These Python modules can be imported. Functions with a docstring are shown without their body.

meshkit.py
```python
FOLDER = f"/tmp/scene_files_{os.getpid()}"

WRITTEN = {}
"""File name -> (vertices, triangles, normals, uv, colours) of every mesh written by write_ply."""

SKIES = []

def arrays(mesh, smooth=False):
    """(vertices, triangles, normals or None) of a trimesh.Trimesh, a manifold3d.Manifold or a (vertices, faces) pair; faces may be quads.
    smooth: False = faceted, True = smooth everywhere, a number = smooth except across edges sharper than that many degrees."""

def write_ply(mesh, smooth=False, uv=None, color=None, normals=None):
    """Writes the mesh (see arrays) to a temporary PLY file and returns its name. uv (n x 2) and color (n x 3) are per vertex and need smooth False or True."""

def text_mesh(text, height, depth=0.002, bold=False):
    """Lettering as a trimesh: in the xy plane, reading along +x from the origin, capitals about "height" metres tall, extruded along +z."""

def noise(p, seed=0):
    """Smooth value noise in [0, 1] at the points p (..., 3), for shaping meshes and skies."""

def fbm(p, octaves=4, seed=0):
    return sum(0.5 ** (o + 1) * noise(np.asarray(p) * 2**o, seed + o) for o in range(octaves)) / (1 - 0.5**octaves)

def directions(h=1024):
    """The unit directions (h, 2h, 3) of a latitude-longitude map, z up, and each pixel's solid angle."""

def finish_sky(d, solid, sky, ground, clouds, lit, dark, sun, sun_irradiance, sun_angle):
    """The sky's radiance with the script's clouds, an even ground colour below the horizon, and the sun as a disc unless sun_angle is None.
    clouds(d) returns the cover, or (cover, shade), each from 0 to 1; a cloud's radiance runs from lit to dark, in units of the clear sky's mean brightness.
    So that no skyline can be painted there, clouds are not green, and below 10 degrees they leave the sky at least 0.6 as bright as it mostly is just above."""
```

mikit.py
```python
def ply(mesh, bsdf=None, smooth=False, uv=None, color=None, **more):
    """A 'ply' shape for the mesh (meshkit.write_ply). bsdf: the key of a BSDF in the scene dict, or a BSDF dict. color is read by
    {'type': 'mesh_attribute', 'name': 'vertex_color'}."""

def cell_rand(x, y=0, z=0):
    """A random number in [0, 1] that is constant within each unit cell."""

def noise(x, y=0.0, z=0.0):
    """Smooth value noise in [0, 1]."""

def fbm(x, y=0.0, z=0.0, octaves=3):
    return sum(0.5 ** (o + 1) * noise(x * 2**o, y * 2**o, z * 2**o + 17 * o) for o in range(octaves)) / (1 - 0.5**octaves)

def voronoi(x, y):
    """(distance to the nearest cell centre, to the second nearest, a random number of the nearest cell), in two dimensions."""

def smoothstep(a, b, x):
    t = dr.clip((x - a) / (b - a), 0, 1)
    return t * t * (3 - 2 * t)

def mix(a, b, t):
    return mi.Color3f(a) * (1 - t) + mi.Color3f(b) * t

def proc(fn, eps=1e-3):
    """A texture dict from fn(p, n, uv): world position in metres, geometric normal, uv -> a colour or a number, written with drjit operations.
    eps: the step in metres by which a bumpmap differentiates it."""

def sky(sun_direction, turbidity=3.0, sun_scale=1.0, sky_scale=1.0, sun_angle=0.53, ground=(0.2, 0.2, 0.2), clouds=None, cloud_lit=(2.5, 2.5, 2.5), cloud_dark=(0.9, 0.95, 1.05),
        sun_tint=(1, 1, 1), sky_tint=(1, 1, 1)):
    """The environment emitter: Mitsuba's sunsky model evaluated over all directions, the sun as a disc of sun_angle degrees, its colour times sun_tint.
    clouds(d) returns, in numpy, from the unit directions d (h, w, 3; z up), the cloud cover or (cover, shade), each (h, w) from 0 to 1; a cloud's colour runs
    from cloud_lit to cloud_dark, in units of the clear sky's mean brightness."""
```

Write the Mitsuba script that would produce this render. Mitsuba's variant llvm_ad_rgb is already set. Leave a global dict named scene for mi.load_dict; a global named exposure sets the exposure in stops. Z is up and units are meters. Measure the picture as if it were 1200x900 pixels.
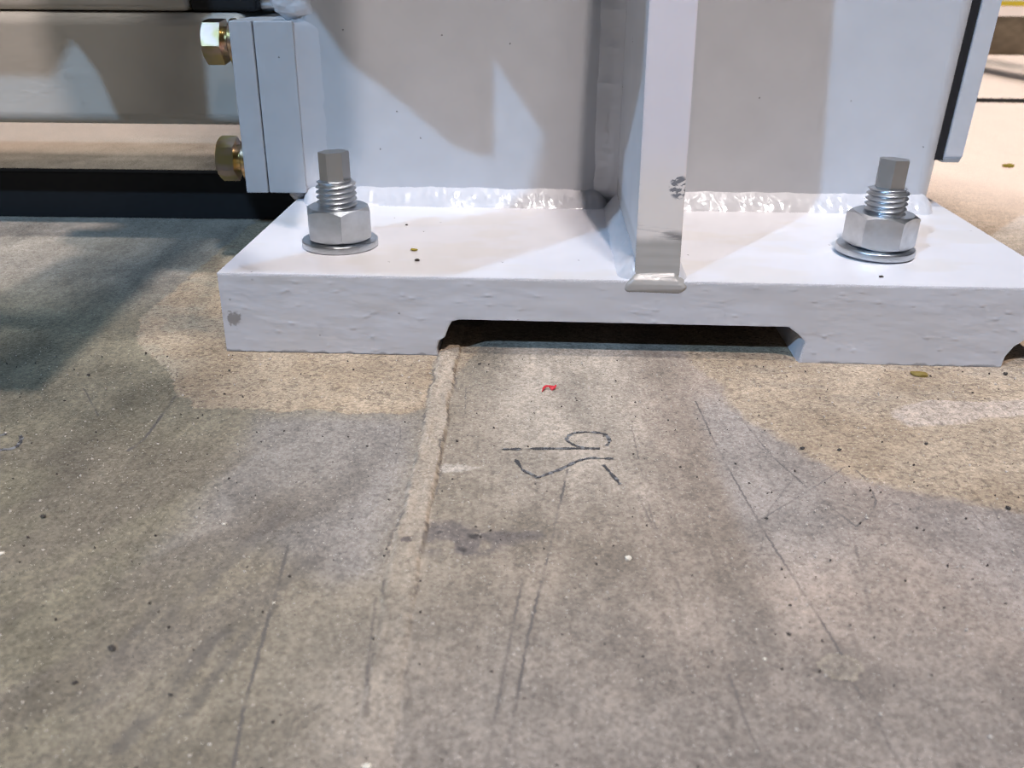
import math, random
import numpy as np, trimesh, manifold3d as m3, drjit as dr, mitsuba as mi
import mikit, meshkit
from shapely.geometry import Polygon, Point
from mikit import noise, fbm, smoothstep, mix, voronoi, cell_rand

T = mi.ScalarTransform4f
scene, labels = {}, {}
rng = np.random.default_rng(7)
random.seed(7)

# ------------------------------------------------------------------ camera, light, exposure
CX, CY, CZ, PITCH, YAW, ROLL, FPX = 0.11464, -0.32631, 0.13525, 0.42349, -0.01668, 0.00769, 1088.33
_F = np.array([math.sin(YAW) * math.cos(PITCH), math.cos(YAW) * math.cos(PITCH), -math.sin(PITCH)])
_R = np.cross(_F, [0, 0, 1]); _R /= np.linalg.norm(_R)
_U = np.cross(_R, _F)
_U2 = -_R * math.sin(ROLL) + _U * math.cos(ROLL)
_O = np.array([CX, CY, CZ])
scene['camera'] = {'type': 'thinlens', 'fov': math.degrees(2 * math.atan(600 / FPX)), 'fov_axis': 'x', 'near_clip': 0.01, 'far_clip': 100.0,
                   'aperture_radius': 0.0007, 'focus_distance': 0.345,
                   'to_world': T().look_at(origin=_O.tolist(), target=(_O + _F).tolist(), up=_U2.tolist())}
exposure = 0.1

KEY_DIR = np.array([0.09, -0.567, 0.819])       # towards the warm white high bay lamp in front of the column
COOL_DIR = np.array([-0.500, -0.649, 0.574])    # towards the cool white lamp in front, to the left
AIM = np.array([0.13, 0.05, 0.03])
KEY_POS, COOL_POS = AIM + KEY_DIR * 7.3, AIM + COOL_DIR * 8.6
KEY_RAD, COOL_RAD = np.array([1.0, 0.87, 0.83]) * 3900, np.array([0.76, 1.27, 1.95]) * 4500
TOP_DIR = np.array([0.10, -0.22, 0.97])         # towards the lamp almost overhead
TOP_POS, TOP_RAD = AIM + TOP_DIR * 7.5, np.array([1.03, 1.0, 0.97]) * 350
WINDOW_RAD = [0.16, 0.175, 0.19]


# ------------------------------------------------------------------ helpers
def tag(key, label=None, cat=None, group=None, kind=None):
    d = labels.setdefault(key, {})
    for k, v in (('label', label), ('category', cat), ('group', group), ('kind', kind)):
        if v:
            d[k] = v


def put(key, mesh, mat, smooth=30, **more):
    base, n = key, 0
    while key in scene:
        n += 1
        key = f'{base}_{n:03d}'
    scene[key] = mikit.ply(mesh, mat, smooth, **more)
    return key


def tri(m):
    if hasattr(m, 'to_mesh'):
        q = m.to_mesh()
        return trimesh.Trimesh(q.vert_properties[:, :3], q.tri_verts, process=False)
    return m


def rbox(x0, x1, y0, y1, z0, z1, r=0.001, n=2):
    """box with chamfered / rounded edges"""
    pts = []
    if n <= 1:
        for sx, sy, sz in np.ndindex(2, 2, 2):
            c = np.array([(x0, x1)[sx], (y0, y1)[sy], (z0, z1)[sz]])
            s = np.array([1 - 2 * sx, 1 - 2 * sy, 1 - 2 * sz]) * r
            for k in range(3):
                d = s.copy(); d[k] = 0
                pts.append(c + d)
    else:
        a = np.linspace(0, math.pi / 2, n + 1)
        for sx, sy, sz in np.ndindex(2, 2, 2):
            c = np.array([(x0 + r, x1 - r)[sx], (y0 + r, y1 - r)[sy], (z0 + r, z1 - r)[sz]])
            s = np.array([2 * sx - 1, 2 * sy - 1, 2 * sz - 1])
            for t in a:
                for u in a:
                    pts.append(c + s * r * np.array([math.cos(t) * math.cos(u), math.cos(t) * math.sin(u), math.sin(t)]))
    return tri(m3.Manifold.hull_points(np.array(pts, np.float32)))


def extrude(poly, y0, y1, axis='y', bevel=0.0):
    """polygon in (x, z) [axis y] or (y, z) [axis x] or (x, y) [axis z], extruded, with bevelled rims"""
    if not isinstance(poly, Polygon):
        poly = Polygon(poly)
    cs = lambda p: m3.CrossSection([np.array(p.exterior.coords[:-1])] + [np.array(i.coords[:-1]) for i in p.interiors], m3.FillRule.EvenOdd)
    base = cs(poly)
    if bevel > 0:
        inner = base.offset(-bevel, m3.JoinType.Miter)
        mid = m3.Manifold.extrude(base, y1 - y0 - 2 * bevel).translate((0, 0, bevel))
        parts = [mid]
        k = 4
        for i in range(k):
            a0, a1 = i / k * math.pi / 2, (i + 1) / k * math.pi / 2
            o = base.offset(-bevel * (1 - math.sin((a0 + a1) / 2)), m3.JoinType.Miter)
            h0, h1 = bevel * (1 - math.cos(a0)), bevel * (1 - math.cos(a1))
            parts.append(m3.Manifold.extrude(o, h1 - h0 + 1e-7).translate((0, 0, h0)))
            parts.append(m3.Manifold.extrude(o, h1 - h0 + 1e-7).translate((0, 0, y1 - y0 - h1 - 1e-7)))
        body = m3.Manifold.batch_boolean(parts, m3.OpType.Add)
    else:
        body = m3.Manifold.extrude(base, y1 - y0)
    m = tri(body)
    v = np.array(m.vertices)
    if axis == 'y':   # (x, z, depth) -> x, y, z
        w = np.stack([v[:, 0], y1 - v[:, 2], v[:, 1]], 1)
    elif axis == 'x':  # polygon (y, z)
        w = np.stack([y0 + v[:, 2], v[:, 0], v[:, 1]], 1)
    else:
        w = np.stack([v[:, 0], v[:, 1], y0 + v[:, 2]], 1)
    return trimesh.Trimesh(w, m.faces, process=False)


def lathe(profile, n=48):
    """profile [(r, z)] bottom to top, closed at the axis"""
    p = np.array(profile, float)
    a = np.arange(n) / n * 2 * math.pi
    v = np.concatenate([np.stack([r * np.cos(a), r * np.sin(a), np.full(n, z)], 1) for r, z in p])
    f = []
    for i in range(len(p) - 1):
        for j in range(n):
            k = (j + 1) % n
            f += [[i * n + j, i * n + k, (i + 1) * n + k], [i * n + j, (i + 1) * n + k, (i + 1) * n + j]]
    c0, c1 = len(v), len(v) + 1
    v = np.vstack([v, [[0, 0, p[0, 1]], [0, 0, p[-1, 1]]]])
    e = (len(p) - 1) * n
    for j in range(n):
        k = (j + 1) % n
        f += [[c0, k, j], [c1, e + j, e + k]]
    return trimesh.Trimesh(v, np.array(f), process=False)


def place(mesh, loc=(0, 0, 0), rx=0, ry=0, rz=0):
    m = mesh.copy()
    for ang, ax in ((rx, (1, 0, 0)), (ry, (0, 1, 0)), (rz, (0, 0, 1))):
        if ang:
            m.apply_transform(trimesh.transformations.rotation_matrix(math.radians(ang), ax))
    m.apply_translation(loc)
    return m


def weld(p0, p1, n1, n2, leg1, leg2, seed=0, bulge=0.10, ripple=0.00012, lump=0.00055, pitch=0.0045, nl=None, nc=12, taper=0.006):
    """fillet weld bead from p0 to p1; legs along n1 and n2; convex, lumpy, rippled"""
    p0, p1, n1, n2 = (np.asarray(q, float) for q in (p0, p1, n1, n2))
    L = np.linalg.norm(p1 - p0)
    nl = nl or max(12, int(L / 0.0008))
    u = (p1 - p0) / L
    V = []
    out = (n1 + n2) / np.linalg.norm(n1 + n2)
    for i in range(nl + 1):
        s = i / nl * L
        e = min(1.0, (min(s, L - s) / taper)) if taper else 1.0
        e = math.sqrt(max(0.06, 1 - (1 - e) ** 2))
        wob = meshkit.fbm(np.array([[s * 130, seed * 3.1, 0.0], [s * 130, seed * 3.1 + 9, 5.0]]), 3, seed)
        a = leg1 * e * (0.91 + 0.18 * wob[0]); b = leg2 * e * (0.88 + 0.24 * wob[1])
        c = p0 + u * s
        V.append(c - 0.0020 * (n1 + n2))
        V.append(c + n1 * (a + 0.0004) - n2 * 0.0012)
        for j in range(nc + 1):
            t = j / nc
            q = c + n1 * a * (1 - t) + n2 * b * t
            prof = math.sin(math.pi * t)
            lag = 0.0018 * prof                       # scalloped ripples bow along the bead
            rip = ripple * (abs(math.sin(math.pi * (s + lag) / pitch)) - 0.5)
            h = meshkit.fbm(np.array([[s * 520, t * 4.5 + seed, seed * 1.7]]), 3, seed + 5)[0] - 0.5
            q = q + out * prof * (bulge * min(leg1, leg2) * e + rip + 2 * lump * h)
            V.append(q)
        V.append(c + n2 * (b + 0.0004) - n1 * 0.0012)
    V = np.array(V); m = nc + 4
    F = []
    for i in range(nl):
        for j in range(m):
            k = (j + 1) % m
            a, b, c, d = i * m + j, i * m + k, (i + 1) * m + k, (i + 1) * m + j
            F += [[a, b, c], [a, c, d]]
    for j in range(1, m - 1):
        F += [[0, j + 1, j], [nl * m, nl * m + j, nl * m + j + 1]]
    t = trimesh.Trimesh(V, np.array(F), process=False)
    if t.volume < 0:
        t.invert()
    return t


def lump(size, loc, seed, flat=0.6, sub=2, rough=0.5):
    m = trimesh.creation.icosphere(subdivisions=sub)
    v = np.array(m.vertices)
    h = meshkit.fbm(v * 1.6 + seed * 7.7, 3, seed)
    v = v * (1 - rough / 2 + rough * h)[:, None] * np.asarray(size) * np.array([1, 1, flat])
    v[:, 2] -= v[:, 2].min()
    m.vertices = v + np.asarray(loc)
    return m


def rgb(*c):
    return {'type': 'rgb', 'value': [float(x) for x in c]}


# ------------------------------------------------------------------ floor features, in millimetres on the floor plane
SAND_L = [(-40.7, 260), (-45.7, 90.7), (-46.8, 35.9), (-38.8, 10.9), (-28.3, -3.6), (-13.1, -23.2), (-5.3, -41.0), (0.3, -42.9), (4.2, -49.4), (25.1, -50.7), (53.7, -51.6), (73.5, -51.6), (80.9, -46.8), (80.2, -19.8), (80.9, 3.0), (80, 260)]
SAND_L2 = [(84.4, -41.3), (87.0, -30.8), (92.0, -11.6), (96.0, 2.6), (97, 30), (80.3, 30)]
SAND_R = [(172, 60), (173.6, 9.9), (176.6, -6.9), (182.5, -23.7), (183.5, -43.3), (186.2, -52.2), (192.2, -60.0), (201.3, -76.7), (210.2, -89.2), (222.5, -96.1), (236.7, -102.5), (251.2, -106.5), (263, -110.4), (330, -120), (900, -60), (900, 900), (172, 900)]
PATCH_R = [(236.0, -47.3), (243.8, -39.2), (253.6, -34.8), (270.4, -36.2), (286.1, -33.7), (291.2, -40.9), (280.0, -46.5), (264.8, -48.9), (254.0, -54.9), (238.7, -55.4)]
DARK_L = [(26.2, -52.5), (54.4, -53.4), (80.0, -53.8), (82.1, -111.7), (80.1, -140.0), (70, -145.6), (48.2, -130), (22, -150), (24, -113.4)]
STAIN = [(87.4, -117.7), (95.5, -115.4), (102.7, -119.7), (116.0, -119.1), (123.8, -120.8), (111.6, -127.1), (103.2, -132.9), (90.3, -131.5)]
SMEAR = [(87.8, -88.2), (90.5, -84.5), (96.8, -84.3), (101.3, -86.7), (95.9, -89.9), (89.8, -90.6)]
SCRATCH = [  # (width mm, strength, points)
    (0.38, 0.75, [(127.2, -86.9), (123.8, -110.4), (120.3, -134.2), (116.1, -160.3), (112.9, -188.4), (111.8, -199.0)]),
    (0.38, 0.6, [(114.4, -141.4), (112.3, -160.4), (110.5, -176.7), (108.3, -199.1)]),
    (0.30, 0.7, [(172.6, -38.3), (173.7, -69.3), (175.4, -90.4), (178.1, -121.2), (181.4, -146.1), (183.7, -166.3)]),
    (0.30, 0.6, [(183.6, -175.9), (184.7, -186.5), (185.5, -198.1)]),
    (0.30, 0.65, [(185.4, -51.0), (189.6, -77.0), (195.8, -96.9), (202.8, -115.2), (209.5, -107.8), (212.5, -102.4), (213.7, -91.6), (212.3, -85.2)]),
    (0.25, 0.5, [(176.6, -113.9), (189.6, -102.2), (209.6, -83.2)]),
    (0.38, 0.7, [(54.5, -128.8), (56.3, -146.5), (57.4, -162.0), (59.3, -185.3), (61.8, -201.3)]),
    (0.50, 0.85, [(-5.3, -41.0), (-4.2, -63.6), (-4.1, -72.3), (-6.0, -79.7)]),
    (0.28, 0.6, [(-39.3, -35.2), (-25.2, -56.2)]),
    (0.28, 0.4, [(148.8, -58.4), (148.9, -109.7), (152.2, -147.0)]),
    (0.30, 0.5, [(158.2, -172.8), (158.7, -184.9), (159.8, -193.7)]),
    (0.25, 0.5, [(237.1, -106.9), (237.3, -114.5), (239.5, -116.1)]),
    (0.25, 0.4, [(243.8, -102.3), (239.6, -130.7)]),
    (0.25, 0.45, [(74.7, -60.9), (76.1, -78.0), (76.4, -93.5)]),
    (0.22, 0.45, [(93.6, -30.5), (94.4, -47.6), (91.6, -47.7)]),
    (0.22, 0.35, [(192.8, -89.8), (181.0, -108.7), (174.2, -129.0)]),
    (0.30, 0.35, [(217.6, -103.1), (209.5, -109.9)]),
    (0.40, 0.45, [(199.9, -124.4), (196.6, -142.4), (194.4, -152.1)]),
    (0.35, 0.4, [(80.1, -149.1), (83.0, -184.7)]),
    (0.30, 0.35, [(146, -98), (150, -125)]),
    (2.0, 0.42, [(62, -135), (47, -165), (39, -196)]), (2.4, 0.36, [(50, -112), (37, -148), (28, -190)]), (1.6, 0.38, [(31, -150), (25, -188)]), (1.5, 0.35, [(57, -150), (52, -172), (46, -200)]),
]


def seg_dist(x, y, a, b):
    ax, ay = a; bx, by = b
    dx, dy = bx - ax, by - ay
    t = dr.clip(((x - ax) * dx + (y - ay) * dy) / (dx * dx + dy * dy), 0, 1)
    return dr.sqrt(dr.square(x - ax - t * dx) + dr.square(y - ay - t * dy))


def poly_sd(x, y, pts):
    """signed distance in mm, negative inside"""
    d = mi.Float(1e6); inside = mi.Float(1)
    for a, b in zip(pts, pts[1:] + pts[:1]):
        d = dr.minimum(d, seg_dist(x, y, a, b))
        cross = (a[1] > y) != (b[1] > y) if False else ((mi.Float(a[1]) > y) ^ (mi.Float(b[1]) > y))
        xi = a[0] + (y - a[1]) * ((b[0] - a[0]) / ((b[1] - a[1]) or 1e-9))
        inside = dr.select(cross & (x < xi), -inside, inside)
    return d * inside


def near(v, c, w):
    return 1 - smoothstep(0, w, dr.abs(v - c))


def concrete_color(p, n, uv):
    x, y = p.x * 1000, p.y * 1000
    wx = x + 3.5 * (fbm(x * 0.12, y * 0.12, 3.0, 3) - 0.5) + 1.2 * (noise(x * 0.9, y * 0.9, 8.0) - 0.5)
    wy = y + 3.5 * (fbm(x * 0.12, y * 0.12, 31.0, 3) - 0.5) + 1.2 * (noise(x * 0.9, y * 0.9, 18.0) - 0.5)
    big = fbm(x * 0.012, y * 0.012, 1.0, 4)
    mid = fbm(x * 0.06, y * 0.05, 5.0, 4)
    streak = fbm(x * 0.35, y * 0.022, 2.0, 3)
    fine = fbm(x * 0.9, y * 0.9, 4.0, 3)
    grain = noise(x * 3.1, y * 3.1, 6.0)
    # base: greenish grey to the left, pinkish grey to the right
    side = smoothstep(-20, 230, x + 60 * (mid - 0.5))
    base = mix(mi.Color3f(0.220, 0.195, 0.142), mi.Color3f(0.325, 0.265, 0.222), side)
    front = smoothstep(-130, -190, y + 40 * (mid - 0.5)) * smoothstep(40, 110, x)
    base = mix(base, mi.Color3f(0.215, 0.190, 0.170), 0.75 * front)
    pale = smoothstep(90, 120, wx) * smoothstep(165, 140, wx) * smoothstep(-130, -70, wy)
    base = mix(base, mi.Color3f(0.435, 0.380, 0.315), 0.7 * pale)
    # dark smoothed patches
    dl = smoothstep(7, -9, poly_sd(wx, wy, DARK_L) + 10 * (mid - 0.5))
    base = mix(base, mi.Color3f(0.268, 0.243, 0.222), 0.9 * dl)
    diag = x * 0.62 + y * 0.785          # dirt dragged from upper right to lower left
    dirt = smoothstep(0.47, 0.64, fbm((x * 0.785 - y * 0.62) * 0.055, diag * 0.014, 9.0, 4)) * smoothstep(62, 25, x) * smoothstep(-50, -90, y)
    base = mix(base, mi.Color3f(0.175, 0.150, 0.118), 0.8 * dirt)
    bd = dr.exp(-dr.square((x - 38 - (y + 150) * 0.35) / 20)) * smoothstep(-70, -120, y)
    base = mix(base, mi.Color3f(0.195, 0.168, 0.140), 0.75 * bd * smoothstep(0.34, 0.58, fbm((x * 0.785 - y * 0.62) * 0.09, diag * 0.03, 19.0, 4)))
    rd = smoothstep(30, -5, poly_sd(wx, wy, [(225, -112), (300, -108), (300, -150), (238, -140)]))
    base = mix(base, mi.Color3f(0.250, 0.222, 0.205), 0.8 * rd)
    base = mix(base, mi.Color3f(0.29, 0.27, 0.255), 0.6 * smoothstep(168, 176, wx) * smoothstep(215, 190, wx) * smoothstep(-20, -50, wy) * smoothstep(-150, -110, wy))
    # streaks along the pour direction, blotches
    base = mix(base, mi.Color3f(0.375, 0.335, 0.290), 0.8 * smoothstep(20, 110, y) * smoothstep(0, -30, x))
    base = base * (0.92 + 0.16 * streak) * (0.72 + 0.56 * mid) * (0.82 + 0.36 * big)
    st = smoothstep(2.5, -2.5, poly_sd(wx, wy, STAIN)) * smoothstep(0.30, 0.62, fbm(x * 0.22, y * 0.22, 12.0, 3) + 0.1)
    base = mix(base, mi.Color3f(0.135, 0.118, 0.115), 0.75 * st)
    for (cx, cy, rx, ry) in ((102.3, -123.3, 2.0, 1.6), (99.6, -129.5, 1.6, 1.3), (92.2, -121.5, 1.6, 0.9), (87.0, -126, 1.2, 1.6)):
        q = dr.sqrt(dr.square((wx - cx) / rx) + dr.square((wy - cy) / ry))
        base = mix(base, mi.Color3f(0.05, 0.045, 0.043), 0.8 * smoothstep(1.1, 0.5, q))
    # sandy mortar smears around the foot of the column
    sandy = dr.maximum(smoothstep(0.7, -0.7, poly_sd(wx, wy, SAND_L)), smoothstep(0.9, -0.9, poly_sd(wx, wy, SAND_L2)) * 0.75)
    sr = poly_sd(wx, wy, SAND_R)
    sandy = dr.maximum(sandy, smoothstep(2.2, -2.6, sr) * 0.9 * smoothstep(700, 420, x - 0.8 * y))
    far = smoothstep(380, 560, dr.sqrt(x * x + y * y)) * smoothstep(90, 230, y)
    sandy = dr.maximum(sandy, far)
    sand = mix(mi.Color3f(0.330, 0.256, 0.180), mi.Color3f(0.410, 0.328, 0.240), smoothstep(0.25, 0.75, mid))
    sand = sand * (0.84 + 0.32 * fbm(x * 0.03 + 0.02 * y, y * 0.11, 21.0, 3))
    rub = smoothstep(0.50, 0.72, fbm(x * 0.035, y * 0.13 + x * 0.02, 33.0, 4)) * smoothstep(180, 215, x) * smoothstep(-60, -10, y) * (1 - far)
    sand = mix(sand, mi.Color3f(0.30, 0.255, 0.205), 0.6 * rub)
    leftdirt = smoothstep(0.42, 0.6, fbm(x * 0.07, y * 0.07, 41.0, 4)) * smoothstep(5, -25, x) * (1 - far)
    sand = mix(sand, mi.Color3f(0.36, 0.31, 0.235), 0.75 * leftdirt)
    sand = mix(sand, mix(mi.Color3f(0.42, 0.33, 0.26), mi.Color3f(0.88, 0.75, 0.66), smoothstep(0, 250, x)), far * 0.9)  # light painted in: far right floor paler, shaded floor behind the beams browner
    base = mix(base, sand, sandy)
    pr = smoothstep(1.5, -1.5, poly_sd(wx, wy, PATCH_R))
    base = mix(base, mi.Color3f(0.47, 0.395, 0.335), 0.8 * pr)
    sm = smoothstep(0.8, -0.9, poly_sd(wx, wy, SMEAR))
    base = mix(base, mi.Color3f(0.56, 0.50, 0.43), 0.65 * sm * (0.5 + fine))
    # the raised strip along the old joint is paler
    rc = 85.4 + 1.0 * (noise(y * 0.03, 2.0, 1.0) - 0.5) + smoothstep(-140, -200, y) * 1.6
    strip = smoothstep(4.4, 3.0, dr.abs(wx - rc)) * smoothstep(8, 0, y)
    base = mix(base, mi.Color3f(0.40, 0.335, 0.265), strip * (0.22 + 0.60 * smoothstep(-150, -105, y)))
    edge = near(dr.abs(wx - rc), 4.1, 0.75) * smoothstep(0.35, 0.6, fbm(y * 0.11, x * 0.05, 14.0, 2)) * smoothstep(4, -4, y)
    base = mix(base, mi.Color3f(0.11, 0.095, 0.085), 0.65 * edge)
    node = dr.sqrt(dr.square((wx - 85.2) / 1.5) + dr.square((wy + 126.5) / 2.4))
    base = mix(base, mi.Color3f(0.10, 0.085, 0.09), 0.75 * smoothstep(1.0, 0.5, node))
    # round spot
    q = dr.sqrt(dr.square(wx - 182.4) + dr.square((wy + 170) * 0.9))
    base = mix(base, mi.Color3f(0.44, 0.385, 0.30), 0.18 * smoothstep(4.8, 4.0, q) + 0.38 * near(q, 3.9, 0.9))
    # pits, pale sand grains worn flush
    gr2 = noise(x * 1.7, y * 1.7, 16.0)
    speck = fbm(x * 0.75, y * 0.62, 61.0, 3)
    comb = noise(x * 1.5, y * 0.07, 71.0) * smoothstep(0.35, 0.6, noise(x * 0.08, y * 0.02, 72.0))
    amp = 1 - 0.8 * far
    base = base * (1.0 + amp * (0.26 * (grain - 0.5) + 0.40 * (gr2 - 0.5) + 0.20 * (fine - 0.5) + 0.20 * (smoothstep(0.28, 0.72, speck) - 0.5))) * (1.03 - 0.12 * comb * amp)
    blot = smoothstep(0.50, 0.66, fbm(x * 0.05, y * 0.035, 81.0, 5))
    base = base * (1 - 0.15 * blot * (1 - far) * (1 - 0.6 * sandy))
    pit = smoothstep(0.66, 0.74, noise(x * 0.9 + 2 * fine, y * 1.1, 91.0))
    base = base * (1 - 0.30 * pit * (1 - far) * (0.4 + 0.6 * sandy))
    f1, f2, cr = voronoi(x * 0.8 + 0.8 * fine, y * 0.8 + 0.9 * mid)
    base = mix(base, mi.Color3f(0.09, 0.075, 0.065), 0.45 * smoothstep(0.30, 0.10, f1) * smoothstep(0.90, 0.95, cr) * (1 - far))
    f1, f2, cr = voronoi(x * 1.1 + 9 + fine, y * 1.1 + mid)
    base = mix(base, mi.Color3f(0.72, 0.68, 0.62), 0.45 * smoothstep(0.30, 0.10, f1) * smoothstep(0.92, 0.97, cr) * (1 - far))
    base = base * mix(mi.Color3f(0.95, 0.94, 0.91), mi.Color3f(1.08, 1.06, 1.04), smoothstep(10, 90, x))
    # scratches
    for w, s, pts in SCRATCH:
        d = mi.Float(1e6)
        for a, b in zip(pts, pts[1:]):
            d = dr.minimum(d, seg_dist(x + 0.7 * (fine - 0.5), y, a, b))
        k = smoothstep(w * 1.5, w * 0.4, d) * s * (0.35 + 0.75 * smoothstep(0.3, 0.62, fbm(x * 0.12, y * 0.12, 51.0, 2)))
        base = mix(base, mi.Color3f(0.10, 0.09, 0.085), dr.minimum(k, 0.9))
    return base


def concrete_height(p, n, uv):
    x, y = p.x * 1000, p.y * 1000
    h = 0.00030 * fbm(x * 0.12, y * 0.12, 3.0, 3) + 0.00022 * fbm(x * 0.55, y * 0.28, 7.0, 3) + 0.00010 * noise(x * 1.9, y * 1.9, 2.0)
    return h


scene['concrete'] = {'type': 'bumpmap', 'arbitrary': mikit.proc(concrete_height, 0.00025), 'scale': 1.0,
                     'bsdf': {'type': 'principled', 'base_color': mikit.proc(concrete_color), 'roughness': 0.72, 'specular': 0.35}}


# ------------------------------------------------------------------ paint and metal
def paint_bsdf(color_fn, height_fn, rough=0.30, eps=0.0004, coat=0.35):
    return {'type': 'bumpmap', 'arbitrary': mikit.proc(height_fn, eps), 'scale': 1.0,
            'bsdf': {'type': 'principled', 'base_color': mikit.proc(color_fn), 'roughness': rough, 'specular': 0.5, 'clearcoat': coat, 'clearcoat_gloss': 0.92}}


GREY = (0.438, 0.447, 0.466)


def spots(p, lo, size, seed):
    """rare small dark chips, on whatever face"""
    a, b = p.x * 1000 + p.y * 310, p.z * 1000 - p.y * 770
    f1, f2, cr = voronoi(a / size + seed, b / size)
    return smoothstep(0.05, 0.02, f1) * smoothstep(lo, lo + 0.01, cr)


def paint_color(p, n, uv):
    m = fbm(p.x * 60, p.y * 60, p.z * 60, 3)
    c = mi.Color3f(*GREY) * (0.955 + 0.09 * m)
    return mix(c, mi.Color3f(0.06, 0.055, 0.05), 0.7 * spots(p, 0.93, 11.0, 3.0))


def paint_height(p, n, uv):
    return 0.00008 * noise(p.x * 900, p.y * 900, p.z * 900) + 0.00012 * fbm(p.x * 160, p.y * 160, p.z * 160, 2)


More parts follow.
